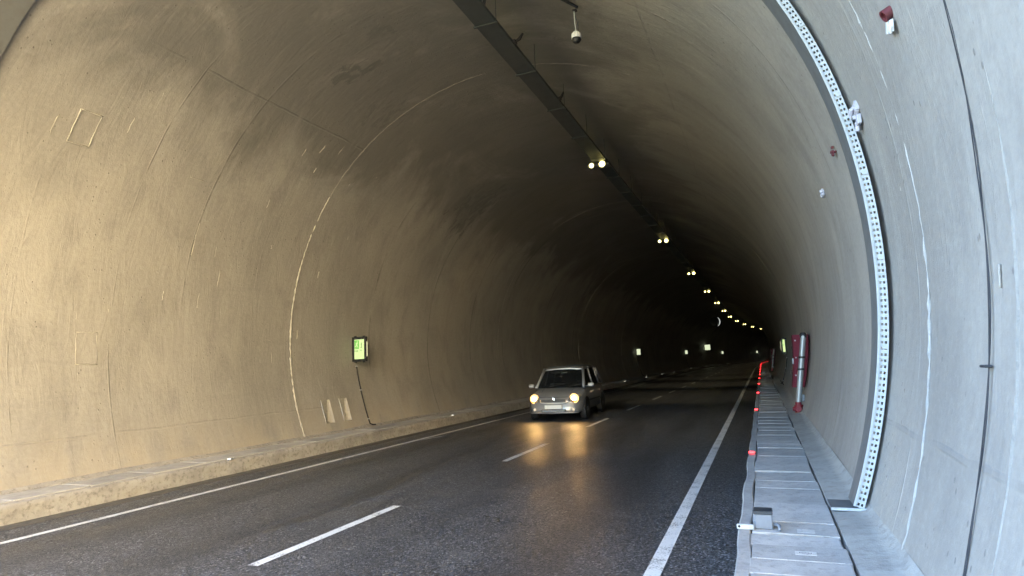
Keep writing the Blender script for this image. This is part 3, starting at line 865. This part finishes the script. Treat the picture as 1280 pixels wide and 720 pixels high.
# ceiling lamps, two lenses each, under the tray
def lamp():
    r = empty('tunnel_lamp', (0, 0, 0))
    MB().box((0, .04, -.045), (.62, .30, .07), bev=.02).build('lamp_housing', M['grey_steel'], r)
    for x, w in ((-.175, .15), (.130, .20)):
        MB().lathe([(0, -.03), (w / 2 * .7, -.028), (w / 2, -.012), (w / 2, .0)], (x, -.115, -.05), 'y', 14).build('lens', M['lamp_glow'], r, smooth='all')
        MB().lathe([(w / 2 + .003, -.02), (w / 2 + .018, -.02), (w / 2 + .018, .02), (w / 2 + .003, .02)], (x, -.115, -.05), 'y', 14).build('rim', M['grey_steel'], r)
    ld = bpy.data.lights.get('lamp_beam') or bpy.data.lights.new('lamp_beam', 'SPOT')
    ld.energy = 14; ld.color = (1.0, .84, .52); ld.spot_size = math.radians(84); ld.spot_blend = .6; ld.shadow_soft_size = .1
    lo = bpy.data.objects.new('lamp_beam', ld); C.objects.link(lo); lo.parent = r; lo.location = (0, .04, -.10)
    MB().box((0, .04, -.004), (.30, .10, .012)).build('mount', M['galv'], r)
    return r
l0 = lamp(); LS = 12.68
for i in range(-1, 12):
    s = 16.78 + i * LS
    o = l0 if i == -1 else copy_tree(l0)
    o.location = W(s, TD - .085, TZ - .032); o.rotation_euler.z = HEAD(s)
    if i == -1: lab = 'twin lens lamp under the cable tray overhead, just above the view'
    elif i == 0: lab = 'largest glowing twin lens lamp at the end of visible cable tray'
    else: lab = 'glowing twin lens ceiling lamp, %s in the receding row' % ordinal(i + 1)
    tag(o, lab, 'ceiling lamp', 'lamps along the tunnel crown')

# dome camera
zc = HC + math.sqrt(RL**2 - (-2.30 - DC)**2)
dc = empty('dome_camera', W(9.12, -2.32, 6.86)); tag(dc, 'white dome security camera hanging on a thin stem from the crown', 'security camera')
MB().lathe([(0, .10), (.05, .098), (.075, .07), (.082, .0), (.078, -.01)], (0, 0, 0), 'z', 18).build('camera_housing', M['white'], dc, smooth=True)
MB().lathe([(.074, -.008), (.070, -.045), (.045, -.078), (0, -.09)], (0, 0, 0), 'z', 18).build('dome', M['black'], dc, smooth='all')
MB().tube([(.0, 0, .09), (-.01, 0, .28), (-.012, 0, .47)], .011, 8).build('stem', M['galv'], dc)
MB().tube([(.035, .01, .10), (.03, .02, .25), (-.02, .0, .47)], .005, 6).build('lead', M['cable'], dc)
am = MB(); am.tube([(.06, -.06, .475), (-.10, -.28, .52), (-.30, -.56, .585), (-.60, -1.0, .56)], [.022, .028, .028, .024], 6)
am.box((0, .0, .47), (.07, .07, .03), bev=.006)
am.build('bracket_arm', M['dark'], dc)

# jet fan, deep in the tunnel: light reflected on its rim is a glowing crescent
jf = empty('jet_fan', W(88, DC - .75, 6.3), HEAD(88)); tag(jf, 'dark jet fan under the crown with rim reflection made as a pale glowing crescent', 'jet fan')
MB().lathe([(.60, -1.6), (.66, -1.6), (.66, 1.6), (.60, 1.6), (.58, 1.2), (.58, -1.2), (.60, -1.6)], (0, 0, 0), 'y', 28).build('fan_casing', M['tray'], jf, smooth=True)
hub = MB().lathe([(0, -.5), (.12, -.45), (.18, -.3), (.18, .3), (0, .4)], (0, 0, 0), 'y', 14)
for k in range(8):
    a = 2 * PI * k / 8; hub.box((.37 * math.cos(a), 0, .37 * math.sin(a)), (.40, .02, .12), Matrix.Rotation(-a, 3, 'Y') @ Matrix.Rotation(.6, 3, 'X'))
hub.build('rotor', M['dark'], jf)
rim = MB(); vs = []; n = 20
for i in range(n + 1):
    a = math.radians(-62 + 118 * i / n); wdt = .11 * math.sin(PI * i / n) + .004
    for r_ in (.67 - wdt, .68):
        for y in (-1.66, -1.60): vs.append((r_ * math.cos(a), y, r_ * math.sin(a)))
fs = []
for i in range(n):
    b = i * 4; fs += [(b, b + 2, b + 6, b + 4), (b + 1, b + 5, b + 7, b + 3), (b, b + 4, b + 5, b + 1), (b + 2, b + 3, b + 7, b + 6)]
rim.add(vs, fs); rim.build('rim_sheen', emit('fan_rim_sheen_glow', (.8, .85, .8), .03), jf)
for x in (-.3, .3): MB().box((x, 0, .95), (.06, .06, .62)).build('hanger', M['tray'], jf)

# ------------------------------------------------------------------ the car
car = empty('car', (-5.90, 17.85, 0), .05); tag(car, 'silver grey compact car with lit headlights coming up the left lane', 'car')
def car_body():
    st = [  # y, half width, bottom, top
        (.00, .55, .30, .56), (.03, .68, .24, .63), (.10, .775, .20, .71), (.24, .82, .19, .79), (.45, .845, .20, .855),
        (.70, .855, .20, .905), (.98, .86, .20, .965), (1.3, .862, .2, .985), (2.0, .862, .2, 1.0), (2.8, .862, .2, 1.015), (3.4, .85, .2, 1.02), (3.75, .82, .22, 1.01), (3.92, .76, .28, .95), (3.97, .66, .34, .84)]
    mb = MB(); prof_n = None; vs = []
    for y, hw, zb, zt in st:
        h = zt - zb
        half = [(0, zb), (hw * .55, zb), (hw * .88, zb + .02), (hw * .97, zb + h * .18), (hw, zb + h * .42), (hw * .985, zb + h * .68), (hw * .955, zb + h * .86), (hw * .88, zb + h * .965), (hw * .6, zt + .006), (hw * .3, zt + .014), (0, zt + .016)]
        ring = half + [(-x, z) for x, z in half[-2:0:-1]]
        # rounder nose: push the sides back
        vs += [(x, y + (.16 if y < .3 else .04) * (abs(x) / .86) ** 2.4 * (1 if y < .8 else 0), z) for x, z in ring]; n = len(ring)
    fs = []
    for i in range(len(st) - 1):
        for k in range(n):
            a = i * n + k; b = i * n + (k + 1) % n; fs.append((a, b, b + n, a + n))
    fs.append(tuple(range(n))); fs.append(tuple(range((len(st) - 1) * n, len(st) * n)))
    mb.add(vs, fs); return mb
body = car_body().build('body', M['carpaint'], car, smooth='all')
sub = body.modifiers.new('sub', 'SUBSURF'); sub.levels = 1; sub.render_levels = 1
# cabin: corner lines of the glasshouse
def lerp(a, b, t): return tuple(a[i] + (b[i] - a[i]) * t for i in range(3))
GH = {s_: dict(A0=(s_ * .76, .86, .955), A1=(s_ * .635, 1.50, 1.535), B0=(s_ * .80, 1.95, .985), B1=(s_ * .645, 2.02, 1.58), C0=(s_ * .80, 3.0, 1.0), C1=(s_ * .635, 2.95, 1.575), D0=(s_ * .74, 3.78, 1.0), D1=(s_ * .60, 3.50, 1.51)) for s_ in (-1, 1)}
roof = MB(); rows = []
for y, hw, z in ((1.46, .63, 1.525), (1.6, .655, 1.565), (2.1, .675, 1.60), (2.6, .675, 1.605), (3.0, .66, 1.595), (3.35, .63, 1.56), (3.55, .595, 1.50)):
    rows.append([(-hw, y, z - .03), (-hw * .85, y, z), (-hw * .4, y - .02, z + .025), (hw * .4, y - .02, z + .025), (hw * .85, y, z), (hw, y, z - .03)])
top = [v for r in rows for v in r]; bot = [(x, y, z - .04) for x, y, z in top]; nr = len(top)
fs = []
for i in range(len(rows) - 1):
    for j in range(5):
        a = i * 6 + j; fs += [(a, a + 1, a + 7, a + 6), (a + nr, a + 6 + nr, a + 7 + nr, a + 1 + nr)]
for i in range(len(rows) - 1):
    for j in (0, 5):
        a = i * 6 + j; fs.append((a, a + 6, a + 6 + nr, a + nr))
for j in range(5):
    for a in (j, (len(rows) - 1) * 6 + j): fs.append((a, a + 1, a + 1 + nr, a + nr))
roof.add(top + bot, fs); roof.build('roof', M['carpaint'], car, smooth=True)
for s_ in (-1, 1):
    g_ = GH[s_]
    for k, r_ in (('A', .042), ('B', .035), ('C', .04), ('D', .06)):
        MB().tube([g_[k + '0'], lerp(g_[k + '0'], g_[k + '1'], .5), g_[k + '1']], [r_ * 1.15, r_, r_ * .95], 8).build('pillar', M['carpaint'], car, smooth='all')
    for a, b in (('A', 'B'), ('B', 'C'), ('C', 'D')):
        q = [g_[a + '0'], g_[b + '0'], g_[b + '1'], g_[a + '1']]
        q2 = [(x - s_ * .006, y, z) for x, y, z in q]
        w = MB(); w.add(q + q2, [(0, 1, 2, 3), (4, 7, 6, 5), (0, 4, 5, 1), (1, 5, 6, 2), (2, 6, 7, 3), (3, 7, 4, 0)]); w.build('side_window', M['glass'], car)
    # door lines and handles
    for y0 in (1.95, 3.0):
        MB().box((s_ * .866, y0 - .18, .80), (.02, .13, .03), bev=.006).build('door_handle', M['chrome'], car)
    MB().box((s_ * .868, 1.98, .55), (.012, 1.9, .05), bev=.005).build('side_moulding', M['dark'], car)
    # mirrors
    m_ = MB().box((s_ * .955, 1.02, 1.02), (.20, .11, .13), bev=.035).build('wing_mirror', M['carpaint'], car, smooth=True)
    MB().box((s_ * .83, 1.03, .985), (.10, .05, .04)).build('mirror_arm', M['dark'], m_)
    # wheels
    for y in (.78, 3.25):
        wh = MB().lathe([(.20, -.10), (.285, -.10), (.31, -.07), (.315, 0), (.31, .07), (.285, .10), (.20, .10)], (s_ * .765, y, .315), 'x', 24).build('wheel', M['black'], car, smooth=True)
        hb = MB().lathe([(0, .0), (.06, .02), (.08, .0), (.19, -.01), (.205, .01), (.205, -.05)], (0, 0, 0), 'x', 20, Matrix.Rotation(0 if s_ > 0 else PI, 3, 'Z'))
        ho = hb.build('rim', M['galv'], wh, smooth=True); ho.location = (s_ * .855, y, .315)
        ar = MB(); pts = [(s_ * .858, y + .36 * math.cos(t), .315 + .36 * math.sin(t)) for t in [PI * i / 12 for i in range(13)]]
        ar.tube(pts, .018, 6).build('wheel_arch', M['dark'], car, smooth='all')
        MB().lathe([(0, -.02), (.345, -.02), (.345, .03), (0, .03)], (s_ * .842, y, .315), 'x', 24).build('arch_recess', M['black'], car)
    # headlight: housing, lens, glowing bulb
    hl = MB()
    ring = [(.44, .57), (.60, .555), (.735, .60), (.79, .70), (.745, .765), (.60, .755), (.47, .70)]
    yy = lambda x: .055 + .16 * (x / .86) ** 2.4 * .9
    f0 = [(s_ * x, yy(x) - .035 + (z - .57) * .35, z) for x, z in ring]; f1 = [(x, y + .10, z) for x, y, z in f0]
    n = len(ring)
    hl.add(f0 + f1, [tuple(range(n)), tuple(range(n, 2 * n))[::-1]] + [(i, (i + 1) % n, (i + 1) % n + n, i + n) for i in range(n)])
    ho = hl.build('headlight', M['chrome'], car)
    MB().lathe([(.075, -.028), (.11, -.022), (.135, -.006), (.14, .006), (.075, -.01), (.075, -.028)], (s_ * .615, yy(.615) + .012 - .035 + .02, .66), 'y', 18).build('reflector', M['bowl_glow'], ho, smooth='all')
    MB().lathe([(0, -.035), (.05, -.03), (.072, -.012), (.074, .0)], (s_ * .615, yy(.615) + .01 - .035 + .02, .66), 'y', 16).build('bulb_glow', M['head_glow'], ho, smooth='all')
    MB().box((s_ * .60, yy(.6) - .03, .575), (.20, .03, .025), bev=.006).build('indicator', M['amber'], ho)
    fg = MB().lathe([(0, -.02), (.04, -.016), (.045, 0)], (s_ * .60, .045, .35), 'y', 12).build('fog_lamp', M['drl_glow'], car, smooth='all')
for sx in (-.46, .46):
    MB().tube([(sx, .16, .775), (sx * 1.02, .45, .862), (sx * 1.04, .80, .935)], .012, 6).build('bonnet_crease', M['carpaint'], car, smooth='all')
MB().tube([(x, .075 + .16 * (abs(x) / .86) ** 2.4, .705) for x in [-.44 + .88 * i / 10 for i in range(11)]], .008, 6).build('bonnet_shut_line', M['dark'], car)
# windscreen, rear window
def pane(q, name, off=(0, -.004, -.006)):
    q2 = [tuple(a + b for a, b in zip(v, off)) for v in q]
    w = MB(); w.add(list(q) + q2, [(0, 1, 2, 3), (4, 7, 6, 5), (0, 4, 5, 1), (1, 5, 6, 2), (2, 6, 7, 3), (3, 7, 4, 0)]); return w.build(name, M['glass'], car)
pane([GH[-1]['A0'], GH[1]['A0'], GH[1]['A1'], GH[-1]['A1']], 'windscreen', (0, .006, -.006))
pane([GH[-1]['D0'], GH[1]['D0'], GH[1]['D1'], GH[-1]['D1']], 'rear_window', (0, -.006, -.004))
for sx in (-.35, .30): MB().tube([(sx, .84, .985), (sx + .5, 1.0, 1.075)], .008, 6).build('wiper', M['black'], car)
for sx in (-.36, .36):
    se = MB(); se.box((sx, 2.0, .78), (.46, .14, .62), Matrix.Rotation(-.2, 3, 'X'), bev=.05); se.box((sx, 2.07, 1.18), (.26, .09, .18), bev=.04)
    se.build('seat', M['seat'], car, smooth=True)
MB().box((0, 1.2, .93), (1.4, .3, .14), bev=.04).build('dashboard', M['seat'], car)
MB().box((0, 1.55, 1.40), (.22, .03, .06), bev=.012).build('rear_view_mirror', M['chrome'], car)
MB().box((-.30, 1.52, 1.42), (.30, .012, .10), Matrix.Rotation(.9, 3, 'X'), bev=.004).build('sun_visor', M['shirt'], car)
MB().box((-.33, 1.15, 1.02), (.12, .012, .15), Matrix.Rotation(-.6, 3, 'X')).build('windscreen_paper', M['plate'], car)
# nose: grille, badge, chrome smile, plate, lower intake, bumper lip
gr = MB(); gr.box((0, -.012, .605), (.78, .03, .07), bev=.012); gro = gr.build('grille', M['dark'], car)
for z in (.59, .62): MB().box((0, -.03, z), (.74, .012, .012)).build('grille_bar', M['grey_steel'], gro)
MB().tube([(.40 * math.cos(t), -.035 + .06 * abs(math.cos(t)) ** 3, .565 - .035 * math.sin(t)) for t in [PI * i / 16 for i in range(17)]], .021, 6).build('chrome_trim', M['bright_trim'], car, smooth='all')
bd = MB()
for zz in (0, .035): bd.tube([(-.05, -.036, .625 + zz), (0, -.04, .66 + zz), (.05, -.036, .625 + zz)], .011, 6)
bd.build('badge', M['chrome'], car)
MB().box((0, -.040, .425), (.52, .014, .112), bev=.004).build('number_plate', M['plate'], car)
MB().box((0, -.018, .318), (.74, .03, .085), bev=.012).build('lower_grille', M['dark'], car)
for z in (.30, .335): MB().box((0, -.036, z), (.70, .008, .010)).build('grille_bar', M['galv'], car)
MB().tube([(x, -.03 + .16 * (abs(x) / .8) ** 2.4, .255) for x in [-.74 + 1.48 * i / 14 for i in range(15)]], .022, 8).build('bumper_lip', M['carpaint'], car, smooth='all')

# ------------------------------------------------------------------ outside the mouth: unseen bank added to bounce warm sunlight inside, hill above
def bank():
    mb = MB(); nx, ny = 46, 60; rnd = random.Random(3); vs = []
    for j in range(ny + 1):
        y = MOUTH - .6 - 75 * (j / ny) ** 1.2
        for i in range(nx + 1):
            t = i / nx; x = 2.0 + 46 * t
            z = -.3 + 42 * (1 - math.exp(-t * 5.5)) * (.85 + .15 * math.sin(y * .21 + 1)) + (rnd.uniform(-.35, .35) if i else 0)
            vs.append((x + .5 * math.sin(y * .4), y, z))
    fs = [(j * (nx + 1) + i, j * (nx + 1) + i + 1, (j + 1) * (nx + 1) + i + 1, (j + 1) * (nx + 1) + i) for j in range(ny) for i in range(nx)]
    mb.add(vs, fs); return mb.build('bounce_bank', M['earth'], smooth='all')
tag(bank(), kind='structure')
def mountain():
    mb = MB(); nx, ny = 40, 40; rnd = random.Random(6); vs = []
    for j in range(ny + 1):
        y = MOUTH + .7 + 420 * (j / ny) ** 1.5
        for i in range(nx + 1):
            x = -130 + 330 * i / nx
            vs.append((x, y, 11.5 + 60 * sm(j / ny * 1.3) + rnd.uniform(-.6, .6)))
    fs = [(j * (nx + 1) + i, j * (nx + 1) + i + 1, (j + 1) * (nx + 1) + i + 1, (j + 1) * (nx + 1) + i) for j in range(ny) for i in range(nx)]
    mb.add(vs, fs); return mb.build('hills', M['earth'], smooth='all')
tag(mountain(), kind='structure')

# ------------------------------------------------------------------ daylight
SUN = Vector((-.78, .30, .62)).normalized()
el = math.asin(SUN.z); az = math.atan2(SUN.x, SUN.y)
w = bpy.data.worlds.new('World'); sc.world = w; w.use_nodes = True
nt = w.node_tree; bg = nt.nodes['Background']
sky = nt.nodes.new('ShaderNodeTexSky'); sky.sky_type = 'NISHITA'; sky.sun_disc = False
sky.sun_elevation = el; sky.sun_rotation = az; sky.altitude = 600; sky.air_density = 1.0; sky.dust_density = .2; sky.ozone_density = 2.2
nt.links.new(sky.outputs[0], bg.inputs[0]); bg.inputs[1].default_value = .08
sl = bpy.data.lights.new('sun', 'SUN'); sl.energy = 5.0; sl.angle = math.radians(.5); sl.color = (1.0, .93, .82)
so = bpy.data.objects.new('sun', sl); C.objects.link(so); so.rotation_euler = SUN.to_track_quat('Z', 'Y').to_euler(); so.location = (-30, 10, 40)

# ------------------------------------------------------------------ camera
yaw, pit, rol = (math.radians(x) for x in (21.59321, 7.10534, -2.44229))
fw = Vector((-math.sin(yaw) * math.cos(pit), math.cos(yaw) * math.cos(pit), math.sin(pit)))
r0 = Vector((math.cos(yaw), math.sin(yaw), 0)); u0 = r0.cross(fw)
rr = r0 * math.cos(rol) + u0 * math.sin(rol); uu = -r0 * math.sin(rol) + u0 * math.cos(rol)
cd = bpy.data.cameras.new('camera'); co = bpy.data.objects.new('camera', cd); C.objects.link(co)
cd.sensor_width = 36; cd.lens = 773.348 / 1280 * 36; cd.clip_start = .05; cd.clip_end = 4000
mm = Matrix((rr, uu, -fw)).transposed().to_4x4(); mm.translation = Vector((0, 0, EYE)); co.matrix_world = mm
sc.camera = co

# ------------------------------------------------------------------ render settings
sc.view_settings.view_transform = 'Standard'; sc.view_settings.look = 'None'
sc.view_settings.exposure = 4.62; sc.view_settings.gamma = 1.0; sc.view_settings.use_curve_mapping = False
cy = sc.cycles
cy.max_bounces = 8; cy.diffuse_bounces = 2; cy.glossy_bounces = 4; cy.transparent_max_bounces = 8
cy.caustics_reflective = False; cy.caustics_refractive = False; cy.sample_clamp_indirect = 6.0
cy.use_denoising = True
